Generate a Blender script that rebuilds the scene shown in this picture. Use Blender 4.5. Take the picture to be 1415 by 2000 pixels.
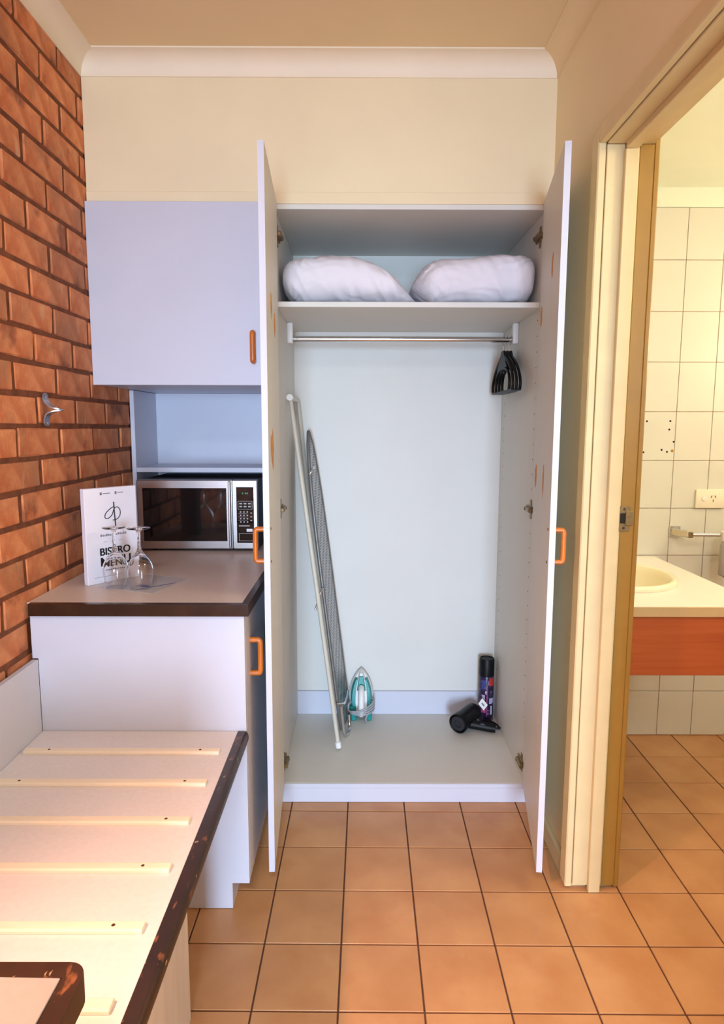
import bpy, bmesh, math, random
from mathutils import Vector, Matrix, noise

random.seed(7)
for o in list(bpy.data.objects):
    bpy.data.objects.remove(o, do_unlink=True)
scene = bpy.context.scene
C = scene.collection

# ------------------------------------------------------------------ camera
F_PX, PITCH, YAW, ROLL, EYE = 1291.88, 0.129564, 0.00252618, -0.00277618, 1.35
_cp, _sp = math.cos(PITCH), math.sin(PITCH)
_f = Vector((math.sin(YAW) * _cp, math.cos(YAW) * _cp, -_sp))
_r = Vector((math.cos(YAW), -math.sin(YAW), 0))
_d = _f.cross(_r)
_rr = math.cos(ROLL) * _r + math.sin(ROLL) * _d
_dd = -math.sin(ROLL) * _r + math.cos(ROLL) * _d
cam_data = bpy.data.cameras.new('camera')
cam = bpy.data.objects.new('camera', cam_data)
C.objects.link(cam)
cam_data.sensor_fit = 'VERTICAL'
cam_data.sensor_height = 36.0
cam_data.sensor_width = 36.0
cam_data.lens = F_PX * 36.0 / 2000.0
cam_data.clip_start = 0.02
m3 = Matrix((_rr, -_dd, -_f)).transposed()
cam.matrix_world = Matrix.Translation((0, 0, EYE)) @ m3.to_4x4()
scene.camera = cam

# ------------------------------------------------------------------ world, lights, exposure
world = bpy.data.worlds.new('world')
scene.world = world
world.use_nodes = True
world.node_tree.nodes['Background'].inputs[0].default_value = (0.75, 0.85, 1.0, 1)
world.node_tree.nodes['Background'].inputs[1].default_value = 0.6


def area(name, loc, rot, sx, sy, power, col):
    l = bpy.data.lights.new(name, 'AREA')
    l.shape = 'RECTANGLE'
    l.size, l.size_y, l.energy, l.color = sx, sy, power, col
    o = bpy.data.objects.new(name, l)
    o.location, o.rotation_euler = loc, rot
    C.objects.link(o)
    return o


def point(name, loc, power, col, r):
    l = bpy.data.lights.new(name, 'POINT')
    l.energy, l.color, l.shadow_soft_size = power, col, r
    o = bpy.data.objects.new(name, l)
    o.location = loc
    C.objects.link(o)
    return o


def spot(name, loc, power, col, r, ang, blend):
    l = bpy.data.lights.new(name, 'SPOT')
    l.energy, l.color, l.shadow_soft_size = power, col, r
    l.spot_size, l.spot_blend = math.radians(ang), blend
    o = bpy.data.objects.new(name, l)
    o.location = loc
    C.objects.link(o)
    return o


# daylight through the glazed entrance behind the camera
day = area('daylight_entrance', (-0.05, -4.22, 0.95), (math.radians(84), 0, 0), 1.0, 1.7, 50, (0.54, 0.74, 1.0))
day.data.spread = math.radians(75)
# shaded reading lamp on the brick wall, left of the frame, throwing its light down
lamp = spot('brick_wall_lamp', (-0.80, 0.58, 1.50), 76, (1.0, 0.53, 0.36), 0.03, 112, 1.0)
lamp.rotation_euler.y = math.radians(-46)
# added fill light under the ceiling, behind the camera, lifting the overall brightness
area('added_ceiling_fill', (-0.1, -0.7, 2.44), (0, 0, 0), 0.45, 0.45, 23, (0.82, 0.92, 1.0))
# bathroom: globe lamp on the ceiling and a frosted window in the near wall
point('bathroom_lamp', (1.45, 1.20, 2.08), 14.5, (1.0, 0.84, 0.58), 0.09)
point('bathroom_mirror_lamp', (1.88, 2.25, 1.70), 8, (1.0, 0.80, 0.50), 0.06)
area('bathroom_window', (1.35, 0.50, 1.65), (math.radians(90), 0, 0), 0.8, 0.7, 3.5, (0.80, 0.97, 1.0))

vs = scene.view_settings
vs.view_transform = 'Standard'
vs.look = 'None'
vs.gamma = 1.0
vs.use_curve_mapping = False
vs.exposure = 0.41

# ------------------------------------------------------------------ helpers
ORG = {}


def link(name, me, mat, parent, centre):
    o = bpy.data.objects.new(name, me)
    C.objects.link(o)
    if mat is not None and not me.materials:
        me.materials.append(mat)
    ORG[o.name] = Vector(centre)
    if parent is not None:
        o.parent = parent
        o.location = Vector(centre) - ORG[parent.name]
    else:
        o.location = centre
    return o


def part(name, bm, mat, parent=None, smooth=False):
    """bm holds world coordinates; the object's origin goes to the foot of its box"""
    xs = [v.co for v in bm.verts]
    lo = Vector((min(c[i] for c in xs) for i in range(3)))
    hi = Vector((max(c[i] for c in xs) for i in range(3)))
    c = Vector(((lo.x + hi.x) / 2, (lo.y + hi.y) / 2, lo.z))
    bmesh.ops.translate(bm, verts=bm.verts, vec=-c)
    bmesh.ops.recalc_face_normals(bm, faces=bm.faces)
    me = bpy.data.meshes.new(name)
    bm.to_mesh(me)
    bm.free()
    if smooth:
        for p in me.polygons:
            p.use_smooth = True
        try:
            me.set_sharp_from_angle(angle=math.radians(smooth if smooth is not True else 50))
        except Exception:
            pass
    return link(name, me, mat, parent, c)


def tag(o, label=None, cat=None, group=None, kind=None):
    if label: o['label'] = label
    if cat: o['category'] = cat
    if group: o['group'] = group
    if kind: o['kind'] = kind
    return o


def thing(name, label, cat, loc, group=None):
    o = bpy.data.objects.new(name, None)
    o.empty_display_size = 0.05
    C.objects.link(o)
    o.location = loc
    ORG[o.name] = Vector(loc)
    return tag(o, label, cat, group)


def struct(name, bm, mat, label=None, smooth=False):
    o = part(name, bm, mat, None, smooth)
    return tag(o, label, None, None, 'structure')


def B():
    return bmesh.new()


def box(x0, x1, y0, y1, z0, z1, bev=0.0, seg=1, bm=None):
    b = bmesh.new()
    bmesh.ops.create_cube(b, size=1)
    for v in b.verts:
        v.co = Vector((x0 + (v.co.x + .5) * (x1 - x0), y0 + (v.co.y + .5) * (y1 - y0), z0 + (v.co.z + .5) * (z1 - z0)))
    if bev > 0:
        bmesh.ops.bevel(b, geom=list(b.edges), offset=bev, segments=seg, profile=0.5, affect='EDGES')
    return merge(bm, b)


def merge(bm, b):
    if bm is None:
        return b
    me = bpy.data.meshes.new('tmp')
    b.to_mesh(me)
    bm.from_mesh(me)
    bpy.data.meshes.remove(me)
    b.free()
    return bm


def prism(poly, axis, a0, a1, bev=0.0, seg=1, bm=None):
    """poly: 2D points; axis 0/1/2 is the extrusion axis; the two others in order"""
    b = bmesh.new()
    rings = []
    for a in (a0, a1):
        r = []
        for (p, q) in poly:
            co = [0, 0, 0]
            co[axis] = a
            oth = [i for i in range(3) if i != axis]
            co[oth[0]], co[oth[1]] = p, q
            r.append(b.verts.new(co))
        rings.append(r)
    n = len(poly)
    b.faces.new(rings[0])
    b.faces.new(rings[1])
    for i in range(n):
        b.faces.new((rings[0][i], rings[0][(i + 1) % n], rings[1][(i + 1) % n], rings[1][i]))
    bmesh.ops.recalc_face_normals(b, faces=b.faces)
    if bev > 0:
        bmesh.ops.bevel(b, geom=list(b.edges), offset=bev, segments=seg, profile=0.5, affect='EDGES')
    return merge(bm, b)


def frame_of(t):
    t = t.normalized()
    u = Vector((0, 0, 1)) if abs(t.z) < .9 else Vector((1, 0, 0))
    a = t.cross(u).normalized()
    return a, t.cross(a).normalized()


def tube(pts, r, n=10, bm=None, closed=False, cap=True):
    pts = [Vector(p) for p in pts]
    rs = r if isinstance(r, (list, tuple)) else [r] * len(pts)
    b = bmesh.new()
    rings = []
    N = len(pts)
    a = None
    for i, p in enumerate(pts):
        if closed:
            t = pts[(i + 1) % N] - pts[i - 1]
        else:
            t = pts[min(i + 1, N - 1)] - pts[max(i - 1, 0)]
        t.normalize()
        if a is None:
            a, c = frame_of(t)
        else:
            a = (a - t * a.dot(t)).normalized()
            c = t.cross(a).normalized()
        rings.append([b.verts.new(p + rs[i] * (math.cos(2 * math.pi * k / n) * a + math.sin(2 * math.pi * k / n) * c)) for k in range(n)])
    for i in range(N if closed else N - 1):
        r0, r1 = rings[i], rings[(i + 1) % N]
        for k in range(n):
            b.faces.new((r0[k], r0[(k + 1) % n], r1[(k + 1) % n], r1[k]))
    if cap and not closed:
        b.faces.new(rings[0][::-1])
        b.faces.new(rings[-1])
    return merge(bm, b)


def spline(pts, sub=6, closed=False):
    pts = [Vector(p) for p in pts]
    N = len(pts)
    out = []
    rng = range(N if closed else N - 1)
    for i in rng:
        g = (lambda k: pts[k % N]) if closed else (lambda k: pts[max(0, min(N - 1, k))])
        p0, p1, p2, p3 = g(i - 1), g(i), g(i + 1), g(i + 2)
        for s in range(sub):
            t = s / sub
            out.append(.5 * ((2 * p1) + (p2 - p0) * t + (2 * p0 - 5 * p1 + 4 * p2 - p3) * t * t + (3 * p1 - p0 - 3 * p2 + p3) * t ** 3))
    if not closed:
        out.append(pts[-1])
    return out


def lathe(profile, c, n=32, bm=None, axis=None):
    """profile: (radius, height) from bottom to top around +Z through c (or along axis)"""
    b = bmesh.new()
    c = Vector(c)
    if axis is None:
        t, a, d = Vector((0, 0, 1)), Vector((1, 0, 0)), Vector((0, 1, 0))
    else:
        t = Vector(axis).normalized()
        a, d = frame_of(t)
    rings = []
    for (r, h) in profile:
        if r < 1e-6:
            rings.append([b.verts.new(c + t * h)])
        else:
            rings.append([b.verts.new(c + t * h + r * (math.cos(2 * math.pi * k / n) * a + math.sin(2 * math.pi * k / n) * d)) for k in range(n)])
    for r0, r1 in zip(rings, rings[1:]):
        for k in range(n):
            k2 = (k + 1) % n
            if len(r0) == 1 and len(r1) == 1: continue
            if len(r0) == 1: b.faces.new((r0[0], r1[k2], r1[k]))
            elif len(r1) == 1: b.faces.new((r0[k], r0[k2], r1[0]))
            else: b.faces.new((r0[k], r0[k2], r1[k2], r1[k]))
    return merge(bm, b)


def disc(c, nrm, r, n=12, th=0.001, bm=None):
    return lathe([(0, 0), (r, 0), (r * .8, th), (0, th)], c, n, bm, nrm)


# ------------------------------------------------------------------ materials
def lin(c):
    return tuple(((v / 255 / 12.92) if v / 255 <= 0.04045 else ((v / 255 + .055) / 1.055) ** 2.4) for v in c) + (1,)


def mat(name, rgb, rough=0.5, metal=0.0, var=0.0, scale=8.0, spec=0.5, bump=0.0, bscale=60.0, coord='Object', stretch=(1, 1, 1), rgb2=None, rnd=0.0):
    m = bpy.data.materials.new(name)
    m.use_nodes = True
    nt = m.node_tree
    p = nt.nodes['Principled BSDF']
    p.inputs['Roughness'].default_value = rough
    p.inputs['Metallic'].default_value = metal
    p.inputs['Specular IOR Level'].default_value = spec
    c = lin(rgb)
    p.inputs['Base Color'].default_value = c
    tc = nt.nodes.new('ShaderNodeTexCoord')
    mp = nt.nodes.new('ShaderNodeMapping')
    mp.inputs['Scale'].default_value = stretch
    nt.links.new(tc.outputs[coord], mp.inputs[0])
    last = None
    if var > 0 or rgb2:
        nz = nt.nodes.new('ShaderNodeTexNoise')
        nz.inputs['Scale'].default_value = scale
        nz.inputs['Detail'].default_value = 5
        nt.links.new(mp.outputs[0], nz.inputs[0])
        rp = nt.nodes.new('ShaderNodeValToRGB')
        if rgb2:
            c2 = lin(rgb2)
            a, b_ = c, c2
        else:
            a = tuple(x * (1 - var) for x in c[:3]) + (1,)
            b_ = tuple(min(1, x * (1 + var)) for x in c[:3]) + (1,)
        rp.color_ramp.elements[0].position = .32
        rp.color_ramp.elements[0].color = a
        rp.color_ramp.elements[1].position = .68
        rp.color_ramp.elements[1].color = b_
        nt.links.new(nz.outputs['Fac'], rp.inputs[0])
        last = rp.outputs[0]
    if rnd > 0:
        oi = nt.nodes.new('ShaderNodeObjectInfo')
        hs = nt.nodes.new('ShaderNodeHueSaturation')
        mr = nt.nodes.new('ShaderNodeMapRange')
        mr.inputs['To Min'].default_value = 1 - rnd
        mr.inputs['To Max'].default_value = 1 + rnd
        nt.links.new(oi.outputs['Random'], mr.inputs['Value'])
        nt.links.new(mr.outputs[0], hs.inputs['Value'])
        if last: nt.links.new(last, hs.inputs['Color'])
        else: hs.inputs['Color'].default_value = c
        last = hs.outputs[0]
    if last:
        nt.links.new(last, p.inputs['Base Color'])
    if bump > 0:
        n2 = nt.nodes.new('ShaderNodeTexNoise')
        n2.inputs['Scale'].default_value = bscale
        n2.inputs['Detail'].default_value = 4
        nt.links.new(mp.outputs[0], n2.inputs[0])
        bp = nt.nodes.new('ShaderNodeBump')
        bp.inputs['Strength'].default_value = bump
        bp.inputs['Distance'].default_value = 0.003
        nt.links.new(n2.outputs['Fac'], bp.inputs['Height'])
        nt.links.new(bp.outputs[0], p.inputs['Normal'])
    return m


def overlay(m, rgb, scale, lo, hi, stretch=(1, 1, 1), coord='Object', detail=4, fac=1.0, seed=0.0, obj_rnd=False):
    """lay noise-shaped marks (wear, burns, lime) over a material's colour"""
    nt = m.node_tree
    p = nt.nodes['Principled BSDF']
    tc = nt.nodes.new('ShaderNodeTexCoord')
    mp = nt.nodes.new('ShaderNodeMapping')
    mp.inputs['Scale'].default_value = stretch
    mp.inputs['Location'].default_value = (seed, seed * .7, seed * 1.3)
    nt.links.new(tc.outputs[coord], mp.inputs[0])
    vec = mp.outputs[0]
    if obj_rnd:
        oi = nt.nodes.new('ShaderNodeObjectInfo')
        mul = nt.nodes.new('ShaderNodeMath'); mul.operation = 'MULTIPLY'; mul.inputs[1].default_value = 37.0
        nt.links.new(oi.outputs['Random'], mul.inputs[0])
        ad = nt.nodes.new('ShaderNodeVectorMath'); ad.operation = 'ADD'
        nt.links.new(vec, ad.inputs[0]); nt.links.new(mul.outputs[0], ad.inputs[1])
        vec = ad.outputs[0]
    nz = nt.nodes.new('ShaderNodeTexNoise')
    nz.inputs['Scale'].default_value = scale
    nz.inputs['Detail'].default_value = detail
    nt.links.new(vec, nz.inputs[0])
    mr = nt.nodes.new('ShaderNodeMapRange')
    mr.inputs['From Min'].default_value = lo
    mr.inputs['From Max'].default_value = hi
    mr.inputs['To Max'].default_value = fac
    nt.links.new(nz.outputs['Fac'], mr.inputs['Value'])
    mx = nt.nodes.new('ShaderNodeMix')
    mx.data_type = 'RGBA'
    nt.links.new(mr.outputs[0], mx.inputs[0])
    src = p.inputs['Base Color']
    if src.is_linked: nt.links.new(src.links[0].from_socket, mx.inputs[6])
    else: mx.inputs[6].default_value = src.default_value
    mx.inputs[7].default_value = lin(rgb)
    nt.links.new(mx.outputs[2], p.inputs['Base Color'])
    return m


def emit(name, rgb, s):
    m = bpy.data.materials.new(name)
    m.use_nodes = True
    p = m.node_tree.nodes['Principled BSDF']
    p.inputs['Base Color'].default_value = lin(rgb)
    p.inputs['Emission Color'].default_value = lin(rgb)
    p.inputs['Emission Strength'].default_value = s
    return m


M = {}
M['paint'] = mat('cream_wall_paint', (240, 222, 184), .75, var=.03, scale=3, bump=.05, bscale=120)
M['ceil'] = mat('ceiling_paint', (236, 212, 170), .8, var=.03, scale=2)
M['trim'] = mat('gloss_trim_paint', (218, 196, 148), .45, var=.04, scale=12)
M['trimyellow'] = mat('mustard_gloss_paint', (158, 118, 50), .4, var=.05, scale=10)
M['bathceil'] = mat('bathroom_ceiling_paint', (230, 236, 222), .8, var=.02, scale=3)
M['cornice'] = mat('cornice_paint', (244, 230, 206), .6, var=.02, scale=6)
M['lam'] = mat('white_laminate', (206, 207, 219), .42, var=.015, scale=5)
M['lam_in'] = mat('white_laminate_inside', (220, 217, 209), .5, var=.02, scale=4)
M['desktop'] = mat('dimmed_desk_laminate', (152, 139, 132), .4, var=.03, scale=90)  # worktop laminate, darkened in colour to stand in for weaker lamp light
M['top'] = mat('beige_grey_laminate', (222, 208, 200), .34, var=.03, scale=90)
M['btop'] = mat('pale_beige_laminate', (226, 216, 214), .42, var=.03, scale=90)
M['edge'] = mat('dark_brown_edging', (54, 33, 20), .25, var=.25, scale=14, spec=.3)
M['wornedge'] = mat('worn_dark_brown_edging', (46, 27, 16), .35, var=.25, scale=14)
overlay(M['wornedge'], (128, 78, 46), 70, .62, .72, stretch=(1, .4, 1), fac=.8)
overlay(M['wornedge'], (200, 164, 122), 95, .68, .74, stretch=(1, .5, 1), seed=3, fac=.8)
M['slat'] = mat('pale_pine', (244, 228, 204), .55, var=.06, scale=10, stretch=(.6, 6, 6))
M['mortar'] = mat('brown_mortar', (122, 72, 44), .95, var=.25, scale=30, bump=.5, bscale=80)
M['brick'] = mat('clay_brick', (200, 112, 66), .85, scale=17, rgb2=(234, 158, 108), bump=.45, bscale=90, rnd=.13)
overlay(M['brick'], (168, 120, 88), 6, .50, .68, coord='Object', obj_rnd=True, fac=.6)
overlay(M['brick'], (96, 52, 40), 10, .60, .72, coord='Object', obj_rnd=True, seed=5, fac=.6)
overlay(M['brick'], (222, 186, 150), 16, .64, .74, coord='Object', obj_rnd=True, seed=9, stretch=(1, 1.6, .5), fac=.5)
M['tile'] = mat('terracotta_floor_tile', (186, 132, 86), .33, scale=5, rgb2=(204, 152, 104), rnd=.03, bump=.04, bscale=40)
overlay(M['tile'], (182, 117, 70), 7, .52, .74, obj_rnd=True, fac=.5)
M['grout'] = mat('dark_floor_grout', (92, 58, 42), .9, var=.2, scale=30)
M['wtile'] = mat('cream_wall_tile', (216, 214, 206), .42, var=.02, scale=4, rnd=.01)
M['wgrout'] = mat('pinkish_wall_grout', (214, 176, 150), .9, var=.1, scale=30)
M['chrome'] = mat('chrome', (214, 214, 214), .16, 1.0)
M['steel'] = mat('brushed_steel', (190, 186, 184), .28, 1.0, var=.05, scale=6, stretch=(1, 1, 40))
M['hookm'] = mat('dull_silver', (170, 168, 168), .35, .9, var=.1, scale=60)
M['bronze'] = mat('tarnished_hinge_metal', (150, 128, 92), .4, .85, var=.2, scale=60)
M['black'] = mat('black_plastic', (9, 9, 11), .45, spec=.25, var=.1, scale=20)
M['blackglass'] = mat('black_glass', (10, 11, 13), .05, spec=.7)
M['darkbox'] = mat('dark_enamel', (36, 36, 42), .5, var=.1, scale=10)
M['orange'] = mat('orange_varnished_wood', (206, 112, 40), .3, var=.14, scale=30, stretch=(4, 4, .6))
M['white'] = mat('white_plastic', (236, 234, 230), .4, var=.01, scale=8)
M['ivory'] = mat('ivory_plastic', (240, 232, 212), .35, var=.01, scale=8)
M['fabric'] = mat('white_cotton', (234, 229, 236), .85, var=.015, scale=12, bump=.12, bscale=260)
M['paper'] = mat('white_card', (236, 232, 240), .45, var=.01, scale=6)
M['ink'] = mat('black_ink', (28, 28, 36), .6, var=.05, scale=30)
M['inkgrey'] = mat('grey_ink', (120, 118, 132), .6, var=.05, scale=30)
M['teal'] = mat('teal_plastic', (10, 138, 132), .3, var=.08, scale=14)
M['grey'] = mat('grey_plastic', (176, 172, 172), .4, var=.04, scale=14)
M['rimgrey'] = mat('dark_grey_enamel', (122, 120, 118), .4, .4, var=.08, scale=30)
M['beige'] = mat('beige_enamel_tube', (206, 200, 184), .4, var=.05, scale=14)
M['cordgrey'] = mat('grey_cord', (170, 168, 170), .6, var=.1, scale=40)
M['wood'] = mat('red_brown_laminate', (172, 84, 46), .42, scale=5, rgb2=(188, 98, 56), stretch=(.5, 1, 12))
M['vantop'] = mat('white_vanity_laminate', (244, 240, 234), .28, var=.01, scale=10)
M['vanedge'] = mat('beige_vanity_edge', (206, 180, 140), .4, var=.04, scale=10)
M['basin'] = mat('cream_ceramic', (244, 238, 212), .12, var=.01, scale=4)
M['panelgrain'] = mat('grained_white_board', (216, 206, 198), .5, rgb2=(200, 190, 182), scale=6, stretch=(1, 4, .5))
M['hole'] = mat('dark_hole', (40, 30, 22), .9, var=.1, scale=40)
M['rust'] = mat('rust_stain', (170, 124, 30), .8, var=.3, scale=80)
M['glue'] = mat('old_glue_mark', (214, 150, 70), .7, var=.15, scale=40)
M['screw'] = mat('brown_screw', (92, 66, 48), .5, .5, var=.2, scale=60)
M['green'] = emit('green_digits', (50, 150, 80), .15)
M['canbody'] = mat('dark_can_print', (34, 28, 50), .28, .2, scale=60, rgb2=(52, 44, 80))
overlay(M['canbody'], (150, 110, 170), 55, .60, .66, stretch=(1, 1, .7), fac=.8)
overlay(M['canbody'], (215, 205, 220), 75, .66, .70, stretch=(1, 1, .6), seed=4, fac=.8)
M['red'] = mat('red_print', (196, 52, 40), .35, var=.1, scale=40)
M['pink'] = mat('pink_print', (170, 70, 120), .35, var=.15, scale=60)
M['lilac'] = mat('lilac_print', (190, 178, 214), .35, var=.15, scale=60)
M['blueprint'] = mat('blue_print', (60, 66, 130), .35, var=.2, scale=60)
# perforated metal of the ironing board
m = mat('perforated_metal', (150, 150, 152), .35, .8, var=.05, scale=30)
nt = m.node_tree
tc = nt.nodes.new('ShaderNodeTexCoord')
vo = nt.nodes.new('ShaderNodeTexVoronoi'); vo.inputs['Scale'].default_value = 95; vo.inputs['Randomness'].default_value = 0.15
nt.links.new(tc.outputs['Object'], vo.inputs[0])
mr = nt.nodes.new('ShaderNodeMapRange'); mr.inputs['From Min'].default_value = .32; mr.inputs['From Max'].default_value = .46
nt.links.new(vo.outputs['Distance'], mr.inputs['Value'])
mx = nt.nodes.new('ShaderNodeMix'); mx.data_type = 'RGBA'
nt.links.new(mr.outputs[0], mx.inputs[0])
mx.inputs[6].default_value = lin((48, 48, 52)); mx.inputs[7].default_value = lin((176, 176, 176))
nt.links.new(mx.outputs[2], nt.nodes['Principled BSDF'].inputs['Base Color'])
M['perf'] = m
# clear glass with shadows that let light through
m = bpy.data.materials.new('clear_glass')
m.use_nodes = True
p = m.node_tree.nodes['Principled BSDF']
p.inputs['Base Color'].default_value = (1, 1, 1, 1)
p.inputs['Roughness'].default_value = 0.0
p.inputs['Transmission Weight'].default_value = 1.0
p.inputs['IOR'].default_value = 1.45
M['glass'] = m
m = bpy.data.materials.new('clear_film')
m.use_nodes = True
p = m.node_tree.nodes['Principled BSDF']
p.inputs['Base Color'].default_value = lin((240, 236, 240))
p.inputs['Roughness'].default_value = .2
p.inputs['Alpha'].default_value = .55
M['film'] = m

# ------------------------------------------------------------------ room dimensions
WX0, WX1 = -0.885, 0.62          # brick face, right wall face
FY = 2.24                        # wardrobe / bulkhead front plane
BY = 2.832                       # inside back of the wardrobe
CZ = 2.497                       # ceiling
NY = -4.20                       # wall behind the camera
JY = 1.785                       # far jamb of the bathroom doorway
BW = 2.76                        # tiled bathroom wall

# floor ------------------------------------------------------------
fl = struct('floor', box(-1.0, 2.25, NY - .1, 3.0, -.10, -.003), M['grout'], 'terracotta tiled floor with dark grout')
T, GX, GY, GR = .201834, -.244062, 2.183298, -.008869
cg, sg = math.cos(GR), math.sin(GR)
tile_bm = box(-(T - .0042) / 2, (T - .0042) / 2, -(T - .0042) / 2, (T - .0042) / 2, -.008, 0, .0012)
tile_me = bpy.data.meshes.new('floor_tile')
tile_bm.to_mesh(tile_me)
tile_me.materials.append(M['tile'])
rest = B()
for i in range(-4, 12):
    for j in range(-32, 4):
        a, b = i + .5, j + .5
        cx, cy = GX + T * (a * cg - b * sg), GY + T * (b * cg + a * sg)
        if cx < WX0 - .05 or cx > 2.1 or cy > BW + .06 or cy < NY:
            continue
        if cy > 2.34 and cx < .62:            # under the wardrobe
            continue
        if cx < -.56 and cy > .2:             # under bench and cabinet
            continue
        if cy > .85:
            o = link('floor_tile', tile_me, None, fl, (cx, cy, 0))
            o.rotation_euler.z = GR + random.choice((0, 1, 2, 3)) * math.pi / 2
        else:
            tmp = tile_bm.copy()
            bmesh.ops.translate(tmp, verts=tmp.verts, vec=(cx, cy, 0))
            merge(rest, tmp)
tag(part('floor_tile', rest, M['tile'], fl), kind='stuff')

# ceiling ----------------------------------------------------------
struct('ceiling', box(-1.0, .68, NY - .1, 3.0, CZ, CZ + .08), M['ceil'], 'plain tan ceiling of the room')

# brick wall -------------------------------------------------------
wl = struct('wall_left', box(-1.0, WX0 - .0035, NY - .1, 3.0, -.1, CZ + .05), M['mortar'], 'red brick wall with brown mortar')
PZ, PYB = .0855, .2435
variants = []
for v in range(8):
    b = box(-.02, 0, -(PYB - .012) / 2, (PYB - .012) / 2, -(PZ - .011) / 2, (PZ - .011) / 2, .0045)
    for vt in b.verts:
        vt.co += Vector((random.uniform(-.0015, .001), random.uniform(-.0018, .0018), random.uniform(-.0018, .0018)))
    me = bpy.data.meshes.new('brick')
    b.to_mesh(me); b.free()
    me.materials.append(M['brick'])
    variants.append(me)
farb = B()
for k in range(-15, 15):
    zc = 1.3035 + PZ * k
    if zc + PZ / 2 > CZ + .01: continue
    for n in range(-26, 4):
        yc = (1.837 if k % 2 else 1.718) + .1215 + PYB * n + random.uniform(-.002, .002)
        if yc > 2.70 or yc < NY: continue
        off = Vector((WX0 + random.uniform(-.0015, .0015), yc, zc + random.uniform(-.0015, .0015)))
        if yc > -.05 and zc > .42:
            o = link('brick', random.choice(variants), None, wl, off)
            o.rotation_euler.x = random.uniform(-.006, .006)
        elif yc < -.05:
            t = B(); t.from_mesh(random.choice(variants))
            bmesh.ops.translate(t, verts=t.verts, vec=off)
            merge(farb, t)
tag(part('brick', farb, M['brick'], wl), kind='stuff')

# bulkhead above the cupboards, wall behind the camera ---------------
struct('wall_front', box(WX0 + .001, WX1, FY + .004, BY + .1, 2.0585, CZ), M['paint'], 'cream bulkhead wall above the wardrobe')
wb = B()
box(WX0, -.52, NY - .1, NY, 0, CZ, bm=wb); box(1.22 - .6 + .0, WX1, NY - .1, NY, 0, CZ, bm=wb)
box(-.52, .62, NY - .1, NY, 2.05, CZ, bm=wb)
struct('wall_back', wb, M['paint'], 'cream wall with the glazed entrance behind the viewer')
struct('wall_rear', box(WX0 - .02, WX1 + .01, BY + .018, BY + .1, 0, 2.06), M['paint'], 'plaster wall behind the cupboards')
# right wall with the doorway
wr = B()
box(WX1, .747, JY + .016, 2.95, 0, 2.6, bm=wr)
box(WX1, .747, .95, JY + .016, 2.078, 2.6, bm=wr)
box(WX1, .747, NY - .1, .95, 0, 2.6, bm=wr)
struct('wall_right', wr, M['paint'], 'cream wall with the bathroom doorway')
bs = B()
prism([(WX1 - .012, .002), (WX1, .002), (WX1, .066), (WX1 - .006, .066), (WX1 - .012, .058)], 1, JY + .05, 2.23, bm=bs)
struct('baseboard_right', bs, M['trim'], 'low painted skirting beside the wardrobe door')


def cove(which):
    D = .060
    prof = [(0, -D)]
    prof += [(.004, -D)]
    for s in range(9):
        a = s / 8 * math.pi / 2
        prof.append((.004 + (D - .008) * (1 - math.cos(a)), -D + .004 + (D - .009) * math.sin(a)))
    prof += [(D, -.004), (D, 0)]
    prof.append((0, 0))
    b = bmesh.new()
    r0, r1 = [], []
    for d, z in prof:
        if which == 'back':
            p, q = (WX0 + d, FY + .004 - d, CZ + z), (WX1 - d, FY + .004 - d, CZ + z)
        elif which == 'left':
            p, q = (WX0 + d, NY, CZ + z), (WX0 + d, FY + .004 - d, CZ + z)
        else:
            p, q = (WX1 - d, NY, CZ + z), (WX1 - d, FY + .004 - d, CZ + z)
        r0.append(b.verts.new(p)); r1.append(b.verts.new(q))
    n = len(prof)
    for i in range(n):
        b.faces.new((r0[i], r0[(i + 1) % n], r1[(i + 1) % n], r1[i]))
    b.faces.new(r0); b.faces.new(r1)
    return b


struct('trim_1', cove('back'), M['cornice'], 'cove cornice above the wardrobe', 35)
struct('trim_2', cove('left'), M['cornice'], 'cove cornice along the brick wall', 35)
struct('trim_3', cove('right'), M['ceil'], 'cove cornice along the right wall', 35)
struct('trim_4', box(WX0 + .002, WX1 - .001, FY - .002, FY + .004, 2.0583, 2.094, .001), M['paint'], 'thin painted strip on top of the cupboards')

# doorway lining -----------------------------------------------------
dr = thing('door_1', 'painted timber bathroom door frame', None, (.68, JY, 0)); dr['kind'] = 'structure'
part('jamb', box(.6262, .7095, JY, JY + .016, .012, 2.062, .0015), M['trim'], dr)
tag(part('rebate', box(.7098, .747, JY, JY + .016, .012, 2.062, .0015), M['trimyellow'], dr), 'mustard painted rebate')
part('door_stop', box(.668, .701, JY - .016, JY, .0, 2.046, .0015), M['trim'], dr)
part('architrave', box(.604, .6245, JY + .001, JY + .052, .006, 2.105, .003), M['trim'], dr)
part('head_lining', box(.6262, .747, .966, JY, 2.062, 2.078, .0015), M['trim'], dr)
part('head_stop', box(.668, .701, .966, JY - .016, 2.046, 2.062, .0015), M['trim'], dr)
part('head_architrave', box(.604, .6245, .91, JY, 2.064, 2.105, .003), M['trim'], dr)
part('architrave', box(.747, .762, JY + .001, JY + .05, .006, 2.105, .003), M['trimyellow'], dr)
part('jamb', box(.6262, .747, .95, .966, .012, 2.062, .0015), M['trim'], dr)
part('architrave', box(.604, .6245, .91, .965, .006, 2.063, .003), M['trim'], dr)
sp = part('strike_plate', box(.7025, .735, JY - .002, JY - .0002, 1.066, 1.135, .0006), M['bronze'], dr)
tag(sp, 'paint-smeared metal strike plate')
part('latch_hole', box(.708, .722, JY - .0026, JY - .0018, 1.088, 1.116), M['hole'], sp)
part('lip', box(.722, .742, JY - .006, JY - .0018, 1.082, 1.122, .0012), M['bronze'], sp)
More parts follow.
